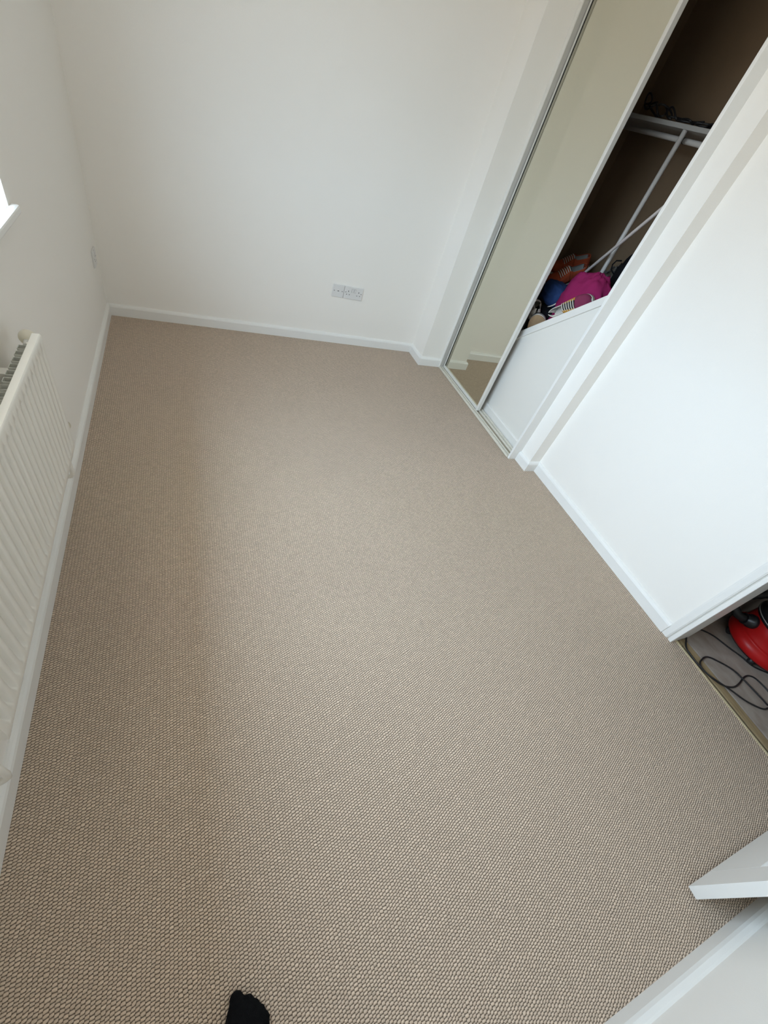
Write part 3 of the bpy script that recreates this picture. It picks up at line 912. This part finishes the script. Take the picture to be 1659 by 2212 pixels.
hp = [q0 + hd * 0.055, q0 + hd * 0.10 + Vector((0.0, 0.01, 0.01)), q0 + hd * 0.12 + Vector((0.04, 0.045, 0.06)), Vector((VX + 0.02, -2.795, 0.30)), Vector((VX + 0.2, -2.80, 0.38)), Vector((VX + 0.34, -2.86, 0.30)), Vector((VX + 0.38, -2.95, 0.05))]
def catmull(P, n=8):
    P = [Vector(p) for p in P]
    out = []
    for i in range(len(P) - 1):
        a = P[max(i - 1, 0)]; b_ = P[i]; c_ = P[i + 1]; d = P[min(i + 2, len(P) - 1)]
        for k in range(n):
            t = k / n
            out.append(0.5 * ((2 * b_) + (c_ - a) * t + (2 * a - 5 * b_ + 4 * c_ - d) * t * t + (3 * b_ - a - 3 * c_ + d) * t ** 3))
    out.append(P[-1])
    return out
hc = catmull(hp, 14)
MB().tube(hc, [0.0185 + 0.0025 * (i % 2) for i in range(len(hc))], 14).build('hose', 'black_rubber', V)
for a in (200, 130, 290, 20):
    ar = math.radians(a)
    MB().tube([(VX + 0.145 * math.cos(ar) - 0.012 * math.sin(ar), VY + 0.145 * math.sin(ar) + 0.012 * math.cos(ar), 0.0185), (VX + 0.145 * math.cos(ar) + 0.012 * math.sin(ar), VY + 0.145 * math.sin(ar) - 0.012 * math.cos(ar), 0.0185)], 0.0185, 16).build('castor_wheel', 'black_rubber', V)
A = [(3.026, -3.069), (2.963, -3.019), (2.939, -2.961), (2.908, -2.906), (2.87, -2.831), (2.807, -2.781), (2.755, -2.772), (2.706, -2.785), (2.668, -2.812)]
B_ = [(2.621, -2.849), (2.61, -2.901), (2.611, -2.953), (2.629, -3.007), (2.663, -3.049), (2.715, -3.067), (2.768, -3.063), (2.821, -3.05), (2.868, -3.046), (2.901, -3.063), (2.913, -3.098), (2.915, -3.135), (2.905, -3.18), (2.87, -3.205)]
C_ = [(2.835, -3.183), (2.822, -3.149), (2.81, -3.057), (2.794, -3.002), (2.755, -2.95), (2.706, -2.916), (2.654, -2.92), (2.621, -2.936), (2.615, -2.972), (2.631, -3.017), (2.671, -3.07), (2.705, -3.126), (2.758, -3.169), (2.792, -3.187), (2.823, -3.191), (2.90, -3.22), (2.98, -3.30)]
cord = [(VX - 0.04, VY - 0.13, 0.05), (VX - 0.055, VY - 0.155, 0.012)] + [(x, y, 0.0035) for x, y in A + B_] + [(x, y, 0.0095 if 1 <= i <= 3 or 9 <= i <= 11 or i > 13 else 0.0045) for i, (x, y) in enumerate(C_)]
MB().tube(catmull(cord, 7), 0.0038, 8).build('power_cord', 'black_rubber', V)
local(V)

# ------------------------------------------------------------------ the photographer's foot
def remeshed(mb, name, material, voxel, smooth=6):
    o = mb.build(name, material)
    r = o.modifiers.new('remesh', 'REMESH'); r.mode = 'VOXEL'; r.voxel_size = voxel; r.use_smooth_shade = True
    s = o.modifiers.new('smooth', 'SMOOTH'); s.factor = 0.5; s.iterations = smooth
    dg = bpy.context.evaluated_depsgraph_get()
    me = bpy.data.meshes.new_from_object(o.evaluated_get(dg))
    me.materials.clear(); me.materials.append(MATS[material])
    o.modifiers.clear(); o.data = me
    return o
mb = MB()
def cap(p, q, r0, r1, fl=1.0, n=7):
    p = Vector(p); q = Vector(q)
    for i in range(n + 1):
        t = i / n; r = r0 + (r1 - r0) * t
        cpt = p.lerp(q, t)
        mb.sphere(cpt, r, 14, 10, rz=r * fl)
FX, FY = 0.495, -3.243
# toes: great toe on the left, the others stepping back
for dx, dy, r in ((-0.004, -0.010, 0.0155), (0.020, -0.020, 0.0115), (0.033, -0.031, 0.0105), (0.044, -0.043, 0.010), (0.052, -0.057, 0.010)):
    cap((FX + dx, FY + dy, r + 0.001), (FX + dx * 0.8 + 0.0, FY + dy - 0.05, r + 0.006), r, r + 0.002, 0.95, 5)
cap((FX - 0.024, FY - 0.080, 0.022), (FX - 0.008, FY - 0.20, 0.028), 0.0225, 0.027, 0.95)
cap((FX - 0.010, FY - 0.030, 0.018), (FX - 0.022, FY - 0.08, 0.022), 0.0165, 0.022, 0.95)
cap((FX + 0.018, FY - 0.075, 0.022), (FX + 0.014, FY - 0.20, 0.028), 0.0225, 0.027, 0.95)
cap((FX + 0.040, FY - 0.090, 0.018), (FX + 0.022, FY - 0.20, 0.026), 0.018, 0.025, 0.95)
cap((FX + 0.004, FY - 0.09, 0.034), (FX + 0.008, FY - 0.205, 0.075), 0.024, 0.034, 0.95)
cap((FX + 0.008, FY - 0.225, 0.034), (FX + 0.008, FY - 0.225, 0.10), 0.033, 0.036, 1.0)
cap((FX + 0.008, FY - 0.215, 0.09), (FX + 0.008, FY - 0.235, 0.30), 0.038, 0.052, 1.0, 10)
foot = remeshed(mb, 'person', 'sock_knit', 0.0035, 5)
foot['label'] = 'foot and shin of a standing person in a black sock'
foot['category'] = 'person'
